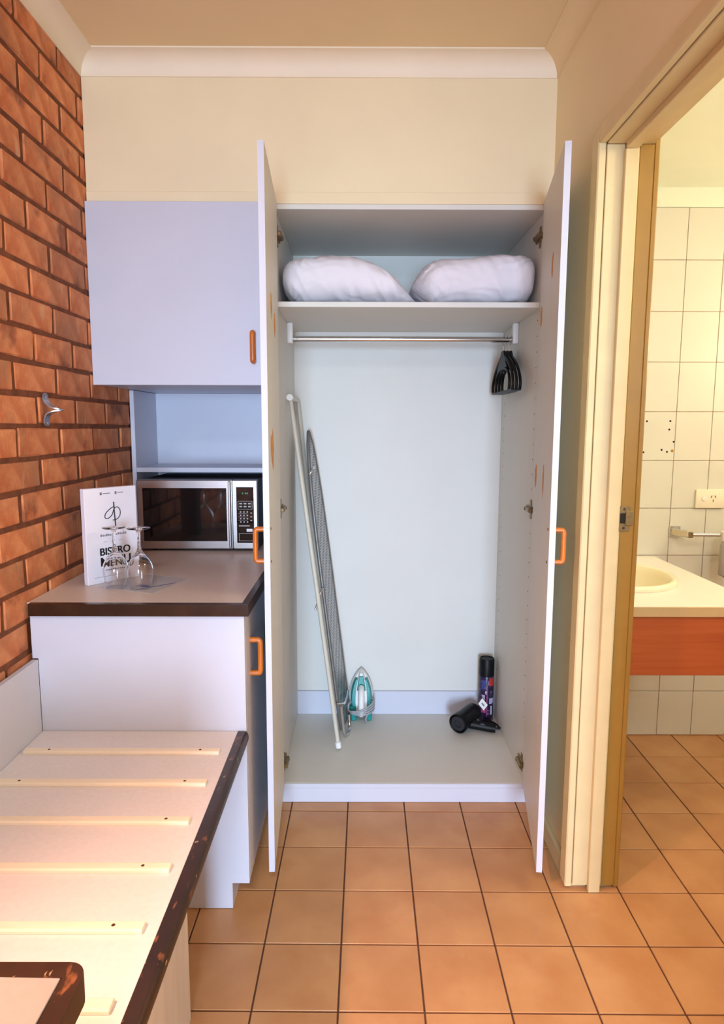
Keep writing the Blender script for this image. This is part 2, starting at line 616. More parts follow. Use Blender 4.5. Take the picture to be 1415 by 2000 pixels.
for z in (1.075, 1.127):
    part('screw', disc((.719, JY - .002, z), (0, -1, 0), .004), M['screw'], sp)

# bathroom shell ------------------------------------------------------
wbt = struct('wall_bathroom', box(.747, 2.25, BW + .006, BW + .12, 0, 2.29), M['wgrout'], 'cream tiled bathroom wall')
part('painted_band', box(.748, 2.2, BW, BW + .006, 2.2155, 2.29), M['bathceil'], wbt)
TW, TH = .150, .2010
tb = box(-(TW - .0022) / 2, (TW - .0022) / 2, -.004, .0065, -(TH - .0022) / 2, (TH - .0022) / 2, .0011)
wme = bpy.data.meshes.new('wall_tile')
tb.to_mesh(wme); tb.free()
wme.materials.append(M['wtile'])
for i in range(-3, 4):
    for j in range(11):
        x = 1.307 + TW * (i + .5)
        if x < .80 or x > 1.95: continue
        link('wall_tile', wme, None, wbt, (x, BW + .0045, .004 + TH * (j + .5)))
for (x, z) in ((1.186, 1.372), (1.283, 1.373), (1.281, 1.338), (1.302, 1.288), (1.179, 1.244), (1.254, 1.254), (1.277, 1.246)):
    part('screw_hole', disc((x, BW + .0005, z), (0, -1, 0), .0042), M['hole'], wbt)
part('rust_mark', lathe([(0, 0), (.006, 0), (0, .0007)], (1.298, BW + .0005, 1.25), 10, None, (0, -1, 0)), M['rust'], wbt)
struct('wall_bathroom_right', box(2.1, 2.25, .3, BW + .1, 0, 2.29), M['wtile'], 'tiled side wall of the bathroom')
nb = B()
box(.747, .95, .30, .42, 0, 2.29, bm=nb); box(1.75, 2.1, .30, .42, 0, 2.29, bm=nb)
box(.95, 1.75, .30, .42, 0, 1.3, bm=nb); box(.95, 1.75, .30, .42, 2.0, 2.29, bm=nb)
struct('wall_bathroom_near', nb, M['wtile'], 'bathroom wall with the frosted window')
struct('ceiling_bathroom', box(.747, 2.25, .3, BW + .1, 2.29, 2.36), M['bathceil'], 'pale bathroom ceiling')


# ------------------------------------------------------------------ wardrobe
TK = .016
WL, WR = -.279, .597             # clear inside width
FLZ = .071                       # floor panel
wd = thing('wardrobe', 'tall white laminate wardrobe with both doors standing open', 'wardrobe', ((WL + WR) / 2, FY, 0))
part('side_panel', box(WL - TK, WL, FY, BY, 0, 2.058, .0008), M['lam_in'], wd)
sr = part('side_panel', box(WR, WR + TK, FY, BY, 0, 2.058, .0008), M['lam_in'], wd)
part('back_panel', box(WL, WR, BY, BY + .012, .0, 2.058), M['lam_in'], wd)
part('top_panel', box(WL, WR, FY, BY, 2.042, 2.058, .0008), M['lam_in'], wd)
part('floor_panel', box(WL, WR, FY + .001, BY, FLZ - .016, FLZ, .0008), M['lam_in'], wd)
part('plinth', box(WL, WR + .004, FY - .004, FY + .012, .001, FLZ - .0165, .0008), M['lam'], wd)
part('plinth_lip', box(WL, WR, FY - .004, FY + .001, FLZ - .016, FLZ - .0005, .0005), M['lam'], wd)
part('shelf', box(WL, WR, FY + .003, BY, 1.737, 1.754, .0008), M['lam_in'], wd)
part('back_batten', box(WL, WR, BY - .012, BY, FLZ, .177, .001), M['lam'], wd)
hol = B()
for y in (FY + .055, BY - .06):
    for k in range(28):
        z = .30 + k * .052
        if 1.0 < z < 1.12: continue
        disc((WR - .0002, y, z), (-1, 0, 0), .0026, 6, .0006, hol)
tag(part('pin_holes', hol, M['hole'], sr), kind='stuff')


def slab(ax, ay, bx, by, side, z0, z1, th=.0165):
    """door leaf: inner face from a (hinge) to b (free edge); side = -1 / +1 thickness direction in X"""
    d = Vector((bx - ax, by - ay, 0)).normalized()
    n = Vector((d.y, -d.x, 0))
    if n.x * side < 0: n = -n
    p = [(ax, ay), (bx, by), (bx + n.x * th, by + n.y * th), (ax + n.x * th, ay + n.y * th)]
    return prism(p, 2, z0, z1, .0009), d, n


def d_handle(base, up, out, L=.104, proj=.033, r=.0072):
    """bow handle: base = centre on the face, up = long axis, out = away from the face"""
    base, up, out = Vector(base), Vector(up), Vector(out)
    h = L / 2 - r
    P = [base - up * h, base - up * h + out * (proj * .62), base - up * (h - .012) + out * (proj - r), base + up * (h - .012) + out * (proj - r),
         base + up * h + out * (proj * .62), base + up * h]
    pts = [P[0], P[1]]
    for s in range(1, 6):
        t = s / 6
        c = base - up * h + out * (proj - r)
        pts.append((1 - t) ** 2 * P[1] + 2 * t * (1 - t) * c + t * t * P[2])
    pts.append(P[2]); pts.append(base + out * (proj - r)); pts.append(P[3])
    for s in range(1, 6):
        t = s / 6
        c = base + up * h + out * (proj - r)
        pts.append((1 - t) ** 2 * P[3] + 2 * t * (1 - t) * c + t * t * P[4])
    pts += [P[4], P[5]]
    rs = [r] * len(pts)
    return tube(pts, rs, 10)


DZ0, DZ1 = .066, 2.062
for (ax, ay, bx, by, side, lab) in ((-.2715, FY - .004, -.2455, 1.770, -1, 'left wardrobe door swung open'),
                                    (.588, FY - .004, .5135, 1.770, 1, 'right wardrobe door swung open')):
    bm, d, n = slab(ax, ay, bx, by, side, DZ0, DZ1)
    door = part('door', bm, M['lam_in'], wd)
    e0, e1_ = Vector((bx, by, 0)), Vector((bx, by, 0)) + n * .0165
    part('edge_band', prism([(e0.x, e0.y), (e1_.x, e1_.y), (e1_.x + d.x * .0008, e1_.y + d.y * .0008), (e0.x + d.x * .0008, e0.y + d.y * .0008)], 2, DZ0, DZ1), M['lam'], door)
    tag(door, lab)
    fr = Vector((bx, by, 0)) - d * .034 + n * .0165
    hd = part('handle', d_handle(Vector((fr.x, fr.y, 1.022)), (0, 0, 1), n), M['orange'], door, True)
    tag(hd, 'orange varnished bow handle')
    for z in (.976, 1.068):
        q = Vector((bx, by, z)) - d * .034
        part('screw', disc(q, -n, .0045, 8, .0015), M['screw'], door)
    # torn glue marks on the inner face: (distance from hinge, z, half width, half height)
    marks = ((.17, 1.655, .03, .04), (.30, 1.69, .035, .04), (.33, 1.28, .07, .06)) if side < 0 else ((.30, 1.80, .022, .045), (.05, 1.70, .030, .045), (.27, 1.19, .02, .06), (.06, 1.19, .032, .045))
    for (s, z, hw, hh) in marks:
        q = Vector((ax, ay, 0)) + d * s - n * .0004
        b = bmesh.new()
        ring = []
        for k in range(14):
            a = 2 * math.pi * k / 14
            f = random.uniform(.6, 1.1)
            ring.append(b.verts.new(q + d * math.cos(a) * hw * f + Vector((0, 0, z + math.sin(a) * hh * f))))
        b.faces.new(ring)
        r = bmesh.ops.extrude_face_region(b, geom=list(b.faces))
        bmesh.ops.translate(b, verts=[v for v in r['geom'] if isinstance(v, bmesh.types.BMVert)], vec=n * .0006)
        part('glue_mark', b, M['glue'], door)

for (xw, s) in ((WL, 1), (WR, -1)):
    for z in (1.972, 1.062, .125):
        hb = B()
        y = FY + .05
        box(min(xw, xw + s * .006), max(xw, xw + s * .006), y - .02, y + .05, z - .012, z + .012, .002, bm=hb)
        box(min(xw + s * .004, xw + s * .018), max(xw + s * .004, xw + s * .018), y - .035, y + .035, z - .008, z + .008, .003, bm=hb)
        box(min(xw, xw + s * .003), max(xw, xw + s * .003), y - .006, y + .012, z - .034, z + .034, .001, bm=hb)
        hg = part('hinge', hb, M['bronze'], wd)
        part('hinge_screw', disc((xw + s * .018, y + .02, z), (s, 0, 0), .005, 8, .0012), M['screw'], hg)

# hanging rail
RY, RZ = 2.575, 1.676
rail = thing('hanging_rail', 'chrome hanging rail with white end sockets under the wardrobe shelf', 'rail', (.15, RY, 1.64))
part('rod', tube([(WL + .012, RY, RZ), (WR - .012, RY, RZ)], .0105, 16), M['chrome'], rail, True)
for (xw, s) in ((WL, 1), (WR, -1)):
    bb = B()
    x0, x1 = sorted((xw, xw + s * .022))
    box(x0, x1, RY - .014, RY + .014, RZ - .016, 1.7365, .004, 2, bm=bb)
    sk = part('end_socket', bb, M['white'], rail, True)
    part('collar', tube([(xw + s * .022, RY, RZ), (xw + s * .030, RY, RZ)], .013, 14), M['chrome'], sk, True)


# clothes hangers: wide black plastic, seen almost end on
def hanger(x, label, lean):
    h = thing('clothes_hanger', label, 'hanger', (x, RY, 1.475), 'black hangers on the wardrobe rail')
    zt = 1.622
    w = .205
    # frame outline in the Y-Z plane, symmetrical about RY: list of bars
    def yz(y, z): return Vector((x + lean * (zt - z), RY + y, z))
    bar = spline([yz(-.176, 1.484), yz(-.180, 1.510), yz(-.152, 1.548), yz(-.10, 1.582), yz(-.03, 1.612), yz(0, 1.618), yz(.03, 1.612), yz(.10, 1.582), yz(.152, 1.548), yz(.180, 1.510), yz(.176, 1.484)], 5)
    b = tube(bar, .0054, 8)
    part('shoulder', b, M['black'], h, True)
    part('trouser_bar', tube([yz(-.176, 1.482), yz(-.10, 1.479), yz(.10, 1.479), yz(.176, 1.482)], .0052, 8), M['black'], h, True)
    inner = B()
    for s in (-1, 1):
        tube(spline([yz(s * .118, 1.481), yz(s * .122, 1.515), yz(s * .10, 1.548), yz(s * .05, 1.565), yz(0, 1.568)], 4), .0052, 8, inner)
    part('inner_loop', inner, M['black'], h, True)
    web = prism([(RY - .085, 1.568), (RY + .085, 1.568), (RY + .045, 1.606), (RY + .018, 1.634), (RY - .018, 1.634), (RY - .045, 1.606)], 0, x - .0040, x + .0040, .0015)
    part('neck', web, M['black'], h)
    hk = [Vector((x, RY, 1.628)), Vector((x, RY, 1.652))]
    for k in range(0, 13):
        a = -math.pi / 2 + .35 + k / 12 * (math.pi * 1.28)
        hk.append(Vector((x, RY + .0165 * math.cos(a) * 1.0, RZ - .0005 + .0165 * math.sin(a))))
    part('hook', tube(spline(hk, 3), .0019, 8), M['chrome'], h, True)


hanger(.543, 'black plastic hanger farthest left of the three on the rail', .0)
hanger(.556, 'black plastic hanger in the middle of the three on the rail', .0)
hanger(.569, 'black plastic hanger nearest the right end of the rail', .0)


# ------------------------------------------------------------------ pillows
def pillow(name, label, stations, y0, y1, zf, seed):
    """stations: (x, z_bottom, z_top, depth factor 0..1) left to right"""
    root = thing(name, label, 'pillow', ((stations[0][0] + stations[-1][0]) / 2, (y0 + y1) / 2, zf), 'white pillows on the wardrobe shelf')
    pts = spline([Vector((s[0], s[1], s[2])) for s in stations], 12)
    deps = spline([Vector((s[3], 0, 0)) for s in stations], 12)
    b = bmesh.new()
    rings = []
    n = 96
    yc, hy = (y0 + y1) / 2, (y1 - y0) / 2
    for p, dp in zip(pts, deps):
        zc, hz = (p.y + p.z) / 2, max(.002, (p.z - p.y) / 2)
        d = max(.04, min(1, dp.x))
        ring = []
        for k in range(n):
            a = 2 * math.pi * k / n
            ca, sa = math.cos(a), math.sin(a)
            e = .72
            yy = yc + hy * d * math.copysign(abs(ca) ** e, ca)
            zz = zc + hz * math.copysign(abs(sa) ** e, sa)
            co = Vector((p.x, yy, zz))
            t = (p.x - stations[0][0]) / (stations[-1][0] - stations[0][0])
            e_ = max(0, abs(2 * t - 1) - .25) / .75
            w = noise.noise(co * 7 + Vector((seed, 0, 0))) * .012
            # folds running in from the ends, and long soft creases along the front
            q = Vector((co.x * 5 + seed, co.y * 7, co.z * 34 + 4 * noise.noise(co * 8 + Vector((0, seed, 0)))))
            w += (1 - abs(noise.noise(q)) * 2.2) * .008 * (.35 + .65 * e_)
            q2 = Vector((co.x * 26 + seed + co.z * 14, co.y * 6, co.z * 9))
            w += (1 - abs(noise.noise(q2)) * 2.4) * .004
            f = min(1, hz / .05)
            nrm = Vector((0, ca * .8, sa)).normalized()
            co += nrm * (w - .010) * f
            co.z = max(co.z, zf + .0008)
            ring.append(b.verts.new(co))
        rings.append(ring)
    for r0, r1 in zip(rings, rings[1:]):
        for k in range(n):
            b.faces.new((r0[k], r0[(k + 1) % n], r1[(k + 1) % n], r1[k]))
    b.faces.new(rings[0]); b.faces.new(rings[-1])
    body = part('pillowcase', b, M['fabric'], root, 180)
    # the hem of the case opening, a thin ridge along the front
    return root, body


SZ = 1.7545
pl, pb = pillow('pillow', 'white pillow at the left of the shelf, tapering to a limp corner', [
    (-.268, SZ + .070, SZ + .105, .55), (-.262, SZ + .045, SZ + .135, .75), (-.235, SZ + .015, SZ + .163, .92), (-.19, SZ, SZ + .178, 1), (-.11, SZ, SZ + .188, 1), (-.03, SZ, SZ + .180, 1),
    (.05, SZ, SZ + .150, 1), (.11, SZ, SZ + .116, .95), (.150, SZ + .004, SZ + .078, .72), (.180, SZ + .016, SZ + .046, .45), (.198, SZ + .026, SZ + .034, .22)], 2.262, 2.70, SZ, 2.0)
pr, pb2 = pillow('pillow', 'plump white pillow at the right of the shelf, boxy with a folded end', [
    (.180, SZ + .075, SZ + .088, .30), (.194, SZ + .055, SZ + .115, .55), (.220, SZ + .028, SZ + .150, .82), (.26, SZ + .006, SZ + .172, .95), (.33, SZ, SZ + .180, 1), (.42, SZ, SZ + .184, 1),
    (.50, SZ, SZ + .186, 1), (.555, SZ + .004, SZ + .182, .97), (.582, SZ + .022, SZ + .165, .85), (.592, SZ + .05, SZ + .135, .6)], 2.268, 2.70, SZ, 7.3)

# ------------------------------------------------------------------ overhead cabinet
OX0, OX1 = WX0 - .004, WL - TK - .001
oc = thing('overhead_cabinet', 'white laminate overhead cupboard with one door beside the brick wall', 'cabinet', ((OX0 + OX1) / 2, FY, 1.482))
OXB = WX0 + .004
part('bottom_panel', box(OXB, OX1, FY + .003, BY, 1.484, 1.500, .0008), M['lam'], oc)
part('top_panel', box(OXB, OX1, FY + .003, BY, 2.042, 2.058), M['lam'], oc)
part('side_panel', box(OXB, OXB + TK, FY + .003, BY, 1.500, 2.042), M['lam'], oc)
part('side_panel', box(OX1 - TK, OX1, FY + .003, BY, 1.500, 2.042), M['lam'], oc)
part('back_panel', box(OXB, OX1, BY, BY + .012, 1.484, 2.058), M['lam'], oc)
od = part('door', box(OXB - .004, OX1 - .001, FY - .015, FY + .002, 1.482, 2.060, .001), M['lam'], oc)
part('handle', d_handle((-.352, FY - .015, 1.604), (0, 0, 1), (0, -1, 0), .108, .033, .0088), M['orange'], od, True)

# open recess with shelf for the microwave
RYF = 2.555
nu = thing('open_shelf_unit', 'open white shelf niche between overhead cupboard and worktop', 'shelf', ((OX0 + OX1) / 2, RYF, .885))
CTZ = .884
part('side_panel', box(OXB, OXB + TK, RYF, BY, CTZ + .001, 1.482, .0008), M['lam'], nu)
part('side_panel', box(OX1 - TK, OX1, RYF, BY, CTZ + .001, 1.482, .0008), M['lam'], nu)
part('back_panel', box(OXB, OX1, BY, BY + .012, CTZ + .001, 1.483), M['lam'], nu)
part('shelf', box(OXB + TK, OX1 - TK, RYF + .002, BY, 1.170, 1.188, .0008), M['lam'], nu)

# ------------------------------------------------------------------ lower cabinet and worktop
LY = 1.704
LX0, LX1 = -.876, -.308
lc = thing('base_cabinet', 'white laminate base cupboard under the brown edged worktop', 'cabinet', ((LX0 + LX1) / 2, LY, 0))
part('end_panel', prism([(LX0, .731), (LX0 + .0154, .731), (LX0 + .0154, .0015), (-.356, .0015), (-.356, .078), (LX1, .078), (LX1, .850), (LX0, .850)], 1, LY, LY + TK, .0008), M['lam'], lc)
part('back_panel', box(LX0 + .018, LX0 + .03, LY + TK, BY, .0015, .850), M['lam'], lc)
part('base_panel', box(LX0 + .03, LX1 - .017, LY + TK, BY, .078, .094), M['lam'], lc)
part('kickboard', box(-.372, -.356, LY + TK, BY, .0015, .078), M['lam'], lc)
ld = part('door', box(LX1 - .016, LX1, LY + TK + .002, 2.28, .081, .846, .0009), M['lam'], lc)
part('handle', d_handle((LX1, LY + .088, .707), (0, 0, 1), (1, 0, 0), .112, .036, .0078), M['orange'], ld, True)
part('filler_panel', box(LX1 - .016, LX1, 2.283, BY, .081, .846, .0008), M['lam'], lc)

wt = thing('worktop', 'grey beige worktop with dark brown rounded edge carrying the microwave', 'worktop', (-.59, 1.69, .851))
part('top', box(WX0 + .003, -.312, 1.706, BY, .8515, CTZ, .0008), M['top'], wt)


def nosing_poly(h0, h1, p0, p1):
    """rounded nosing profile: (outward, z)"""
    r = (h1 - h0) / 2
    pts = [(p0, h0)]
    for k in range(9):
        a = -math.pi / 2 + math.pi * k / 8
        pts.append((p1 - r * .55 + r * .55 * math.cos(a), (h0 + h1) / 2 + r * math.sin(a)))
    pts.append((p0, h1))
    return pts


# front nosing along X (outward = -Y) and side nosing along Y (outward = +X), mitred
def nosing(x_from, x_to, y_front, y_in, x_side, x_in, y_back, h0, h1):
    prof = nosing_poly(h0, h1, 0, 1)
    fb, sb = bmesh.new(), bmesh.new()
    A, Bq, Cc, Dq = [], [], [], []
    for (o, z) in prof:
        y = y_in + (y_front - y_in) * o
        x = x_in + (x_side - x_in) * o
        A.append(fb.verts.new((x_from, y, z))); Bq.append(fb.verts.new((x, y, z)))
        Cc.append(sb.verts.new((x, y, z))); Dq.append(sb.verts.new((x, y_back, z)))
    for b, r0, r1 in ((fb, A, Bq), (sb, Cc, Dq)):
        n = len(r0)
        for i in range(n):
            b.faces.new((r0[i], r0[(i + 1) % n], r1[(i + 1) % n], r1[i]))
        b.faces.new(r0); b.faces.new(r1)
    return fb, sb


fb, sb = nosing(-.872, -.294, 1.688, 1.706, -.294, -.312, 2.236, .852, CTZ + .0006)
part('front_edging', fb, M['edge'], wt, 60)
part('side_edging', sb, M['edge'], wt, 60)

# ------------------------------------------------------------------ microwave
MX0, MX1, MY, MZ0, MZ1 = -.826, -.380, 2.428, .893, 1.151
mw = thing('microwave', 'stainless steel microwave oven on the worktop under the niche shelf', 'microwave', ((MX0 + MX1) / 2, MY, CTZ))
MB = 2.80
part('casing', box(MX0 + .003, MX1 - .003, MY + .02, MB, MZ0, MZ1 - .002, .003), M['darkbox'], mw)
DX = -.474
ds = part('door', box(MX0, DX - .0015, MY, MY + .02, MZ0, MZ1, .003), M['steel'], mw)
part('window', box(MX0 + .022, DX - .020, MY - .0022, MY + .004, MZ0 + .030, MZ1 - .030, .0012), M['blackglass'], ds)
part('handle_strip', box(DX - .014, DX - .004, MY - .006, MY + .002, MZ0 + .004, MZ1 - .004, .003), M['steel'], ds)
cp_ = part('control_panel', box(DX + .0015, MX1, MY, MY + .02, MZ0, MZ1, .003), M['steel'], mw)
kx0, kx1 = DX + .016, MX1 - .014
kp = part('keypad', box(kx0, kx1, MY - .0022, MY + .003, MZ0 + .024, MZ1 - .026, .001), M['blackglass'], cp_)
# key legends are print: one thin mesh
pr_ = B()
yk = MY - .0024
def pb_(x, z, w, h): box(x - w / 2, x + w / 2, yk - .0003, yk, z - h / 2, z + h / 2, bm=pr_)
cxk = (kx0 + kx1) / 2
for zz in (MZ1 - .078, MZ1 - .108): pb_(cxk, zz, .052, .0012)
for xx in (-.026, .026): pb_(cxk + xx, MZ1 - .093, .0012, .030)
for r in range(2):
    for c in range(3): pb_(cxk - .016 + .016 * c, MZ1 - .087 - .011 * r, .010, .005)
for r in range(4):
    for c in range(3): pb_(cxk - .017 + .0125 * c, MZ1 - .118 - .0125 * r, .005, .005)
for r in range(3): pb_(cxk + .022, MZ1 - .122 - .014 * r, .006, .004)
for r in range(3): pb_(cxk - .009 + .0, MZ1 - .1242 - .0125 * r, .034, .0008)
pb_(cxk - .004, MZ0 + .088, .040, .004)
for zz in (MZ0 + .060, MZ0 + .032): pb_(cxk + .002, zz, .052, .0012)
for xx in (-.024, .028): pb_(cxk + xx, MZ0 + .046, .0012, .028)
part('key_print', pr_, M['grey'], kp if False else cp_)
part('start_key', box(cxk + .004, cxk + .026, yk - .0008, yk, MZ0 + .066, MZ0 + .077, .0003), M['white'], cp_)
gd = B()
for i, xx in enumerate((-.008, .003, .009)):
    box(cxk + xx - .002, cxk + xx + .002, yk - .0004, yk, MZ1 - .052, MZ1 - .046, bm=gd)
part('clock_digits', gd, M['green'], cp_)
for x in (MX0 + .05, MX1 - .05):
    part('foot', lathe([(0, 0), (.012, 0), (.012, .0092), (0, .0092)], (x, MY + .05, CTZ + .0006), 12), M['black'], mw)
for x in (MX0 + .05, MX1 - .05):
    part('foot', lathe([(0, 0), (.012, 0), (.012, .0092), (0, .0092)], (x, MB - .05, CTZ + .0006), 12), M['black'], mw)


# ------------------------------------------------------------------ menu stand
A2 = Vector((-.793, 1.886, CTZ)); B2 = Vector((-.689, 2.020, CTZ))
ux = (B2 - A2).normalized()                     # along the front, left to right
un = Vector((ux.y, -ux.x, 0))                   # towards the viewer
MWd, MHt, MTh = (B2 - A2).length, .283, .020
ms = thing('menu_holder', 'white bistro menu card standing on the worktop beside the brick wall', 'menu', (A2 + B2) / 2)
def mq(u, v, d): return A2 + ux * u - un * d + Vector((0, 0, .0004 + v))
def mbox(u0, u1, v0, v1, d0, d1, bev=0, bm=None):
    b = bmesh.new()
    bmesh.ops.create_cube(b, size=1)
    for vt in b.verts:
        c = vt.co
        vt.co = mq(u0 + (c.x + .5) * (u1 - u0), v0 + (c.z + .5) * (v1 - v0), d0 + (c.y + .5) * (d1 - d0))
    if bev: bmesh.ops.bevel(b, geom=list(b.edges), offset=bev, segments=1, affect='EDGES')
    return merge(bm, b)
part('block', mbox(0, MWd, 0, MHt, 0, MTh, .001), M['paper'], ms)
# print
def text_part(name, txt, u, v, size, m_, bold=.0, parent=ms):
    cu = bpy.data.curves.new(name, 'FONT')
    cu.body = txt; cu.size = size; cu.align_x = 'CENTER'; cu.offset = bold; cu.extrude = 0.0
    o = bpy.data.objects.new('tmp_text', cu)
    C.objects.link(o)
    bpy.context.view_layer.update()
    dg = bpy.context.evaluated_depsgraph_get()
    me = bpy.data.meshes.new_from_object(o.evaluated_get(dg))
    bpy.data.objects.remove(o, do_unlink=True)
    bpy.data.curves.remove(cu)
    b = bmesh.new(); b.from_mesh(me); bpy.data.meshes.remove(me)
    out = B()
    for du in (-.0007, 0, .0007):        # heavy lettering: three strikes of the same glyphs
        t = b.copy()
        for vt in t.verts:
            vt.co = mq(u + vt.co.x + du, v + vt.co.y, -.0006 - abs(du) * .1)
        merge(out, t)
    b.free()
    return part(name, out, m_, parent)
text_part('title_print', 'BISTRO', MWd * .54, .083, .031, M['ink'], .0004)
text_part('title_print', 'MENU', MWd * .545, .051, .037, M['ink'], .0005)
lg = B()
lc0 = (MWd * .54, .197)
def lp(x, z): return mq(lc0[0] + x, lc0[1] + z, -.0008)
tube([lp(x, z) for (x, z) in [(.001, .042), (.002, .012), (.004, -.020), (.006, -.040)]], .0017, 6, lg)
tube(spline([lp(*q) for q in [(.000, .028), (-.012, .022), (-.026, .010), (-.029, -.002), (-.020, -.006), (-.006, .004), (.002, .022), (.012, .026), (.021, .016), (.020, .0), (.010, -.010), (-.004, -.012)]], 5), .0012, 6, lg)
part('logo_print', lg, M['ink'], ms)
sm = B()
for (u, v, w, h) in ((.050, .262, .006, .008), (.098, .262, .006, .008)):
    mbox(u, u + w, v, v + h, -.0004, 0, 0, sm)
for (u0, u1, v) in ((.059, .082, .265), (.107, .126, .265)):
    mbox(u0, u1, v, v + .0022, -.0003, 0, 0, sm)
for k in range(14):
    u = .046 + k * .0062
    mbox(u, u + .0040, .139, .146 - (k % 3) * .0012, -.0003, 0, 0, sm)
mbox(.055, .068, .122, .1228, -.0003, 0, 0, sm); mbox(.105, .118, .122, .1228, -.0003, 0, 0, sm)
for k in range(2): mbox(.083 + k * .006, .086 + k * .006, .117, .126, -.0003, 0, 0, sm)
for k in range(9): mbox(.056 + k * .008, .0615 + k * .008, .037, .0415, -.0003, 0, 0, sm)
mbox(.02, .11, .0185, .0195, -.0003, 0, 0, sm)
tag(part('small_print', sm, M['inkgrey'], ms), kind='stuff')

# leaflet under the glasses
lf = thing('leaflet', 'thin glossy leaflet lying flat on the worktop under the wine glasses', 'leaflet', (-.65, 1.93, CTZ))
L4 = [(-.768, 1.880), (-.580, 1.798), (-.524, 1.980), (-.700, 2.055)]
part('sheet', prism([(a, b) for a, b in L4], 2, CTZ + .0004, CTZ + .0010), M['film'], lf)
lt = B()
prism([(-.655, 1.888), (-.617, 1.872), (-.612, 1.892), (-.650, 1.908)], 2, CTZ + .0011, CTZ + .0013, bm=lt)
prism([(-.640, 1.842), (-.552, 1.928), (-.549, 1.926), (-.637, 1.840)], 2, CTZ + .0011, CTZ + .0013, bm=lt)
part('print', lt, M['blueprint'], lf)


# ------------------------------------------------------------------ wine glasses, upside down
def wine_glass(x, y, label):
    g = thing('wine_glass', label, 'glass', (x, y, CTZ + .0014), 'wine glasses on the worktop')
    t = .0013
    out = [(.0285, 0.0), (.0325, .018), (.0358, .036), (.0362, .050), (.0335, .064), (.026, .078), (.015, .090), (.0075, .100), (.0048, .112), (.0042, .135), (.0048, .150), (.010, .1565), (.031, .160), (.0325, .1615), (.031, .1628), (0, .1645)]
    inn = [(0, .0925), (.010, .088), (.0225, .0785), (.0315, .064), (.0362 - t, .050), (.0358 - t, .036), (.0325 - t, .018), (.0285 - t, 0.0)]
    prof = inn + out
    b = lathe([(r_, h_ * 1.08) for r_, h_ in prof], (x, y, CTZ + .0014), 40)
    part('bowl_and_stem', b, M['glass'], g, 60)


wine_glass(-.706, 1.872, 'upturned wine glass on the left, in front of the menu lettering')
wine_glass(-.632, 1.862, 'upturned wine glass on the right, in front of the microwave')

# ------------------------------------------------------------------ bench with slats
BZ = .528
bn = thing('luggage_bench', 'low luggage bench with pale slats along the brick wall', 'bench', (-.58, 1.0, 0))
BY0 = -.15
part('top', box(-.860, -.330, BY0, LY - .002, BZ - .033, BZ, .0008), M['btop'], bn)
prof = nosing_poly(BZ - .033, BZ + .001, -.330, -.301)
part('edging', prism(prof, 1, BY0, LY - .004, bm=None), M['wornedge'], bn, 60)
part('upstand', box(-.876, -.8605, BY0, LY - .001, .46, .729, .001), M['lam'], bn)
part('side_panel', box(-.401, -.385, .2, 1.352, .0015, BZ - .034, .0008), M['panelgrain'], bn)
part('end_panel', box(-.86, -.402, 1.336, 1.352, .0015, BZ - .034), M['panelgrain'], bn)
part('end_panel', box(-.86, -.402, BY0 + .02, BY0 + .036, .0015, BZ - .034), M['panelgrain'], bn)
for k in range(11):
    y = 1.583 - .1483 * k
    if y < BY0 + .05: break
    s_ = part('slat', prism([(y - .0115, BZ), (y + .0115, BZ), (y + .0115, BZ + .006), (y + .0085, BZ + .0085), (y - .0085, BZ + .0085), (y - .0115, BZ + .006)], 0, -.847, -.352 + random.uniform(-.003, .002), .0007), M['slat'], bn)
    for x in (-.786, -.404):
        part('screw', disc((x, y, BZ + .0082), (0, 0, 1), .0038, 8, .0008), M['screw'], s_)

# writing desk in the near corner
DZ = .75
dk = thing('desk', 'corner of a higher desk with scuffed dark brown edge in front of the bench', 'desk', (-.58, .3, BZ))
DE = .674
part('top', box(-.880, -.327, -.75, DE - .010, DZ - .034, DZ, .0008), M['desktop'], dk)
b = bmesh.new()
prof = nosing_poly(DZ - .034, DZ + .0006, 0, 1)
# path: back edge from the wall to the corner, round corner, then along the side towards the viewer
path = [(-.875, DE, 0, 1), (-.325, DE, 0, 1)]
for k in range(1, 6):
    a = math.pi / 2 - k / 6 * math.pi / 2
    path.append((None, None, math.cos(a), math.sin(a)))
path += [(-.303, DE - .022, 1, 0), (-.303, -.75, 1, 0)]
rings = []
cxn, cyn = -.325, DE - .022
for (px, py, nx, ny) in path:
    ring = []
    for (o_, z) in prof:
        if px is None:
            w_ = .022 * o_
            x, y = cxn + nx * w_ - (1 - o_) * .0, cyn + ny * w_
        elif ny == 1:
            x, y = px, cyn + (DE - cyn) * (o_ * .45 + .55)
            if px == -.325: y = cyn + .022 * o_
        else:
            x, y = cxn + .022 * o_, py
        ring.append(b.verts.new((x, y, z)))
    rings.append(ring)
for r0, r1 in zip(rings, rings[1:]):
    for i in range(len(r0)):
        b.faces.new((r0[i], r0[(i + 1) % len(r0)], r1[(i + 1) % len(r0)], r1[i]))
b.faces.new(rings[0]); b.faces.new(rings[-1])
part('edging', b, M['wornedge'], dk, 60)
part('end_panel', box(-.86, -.318, DE - .032, DE - .016, BZ + .0095, DZ - .0345, .0008), M['lam'], dk)
part('side_panel', box(-.334, -.318, .0, DE - .033, BZ + .0095, DZ - .0345, .0008), M['lam'], dk)


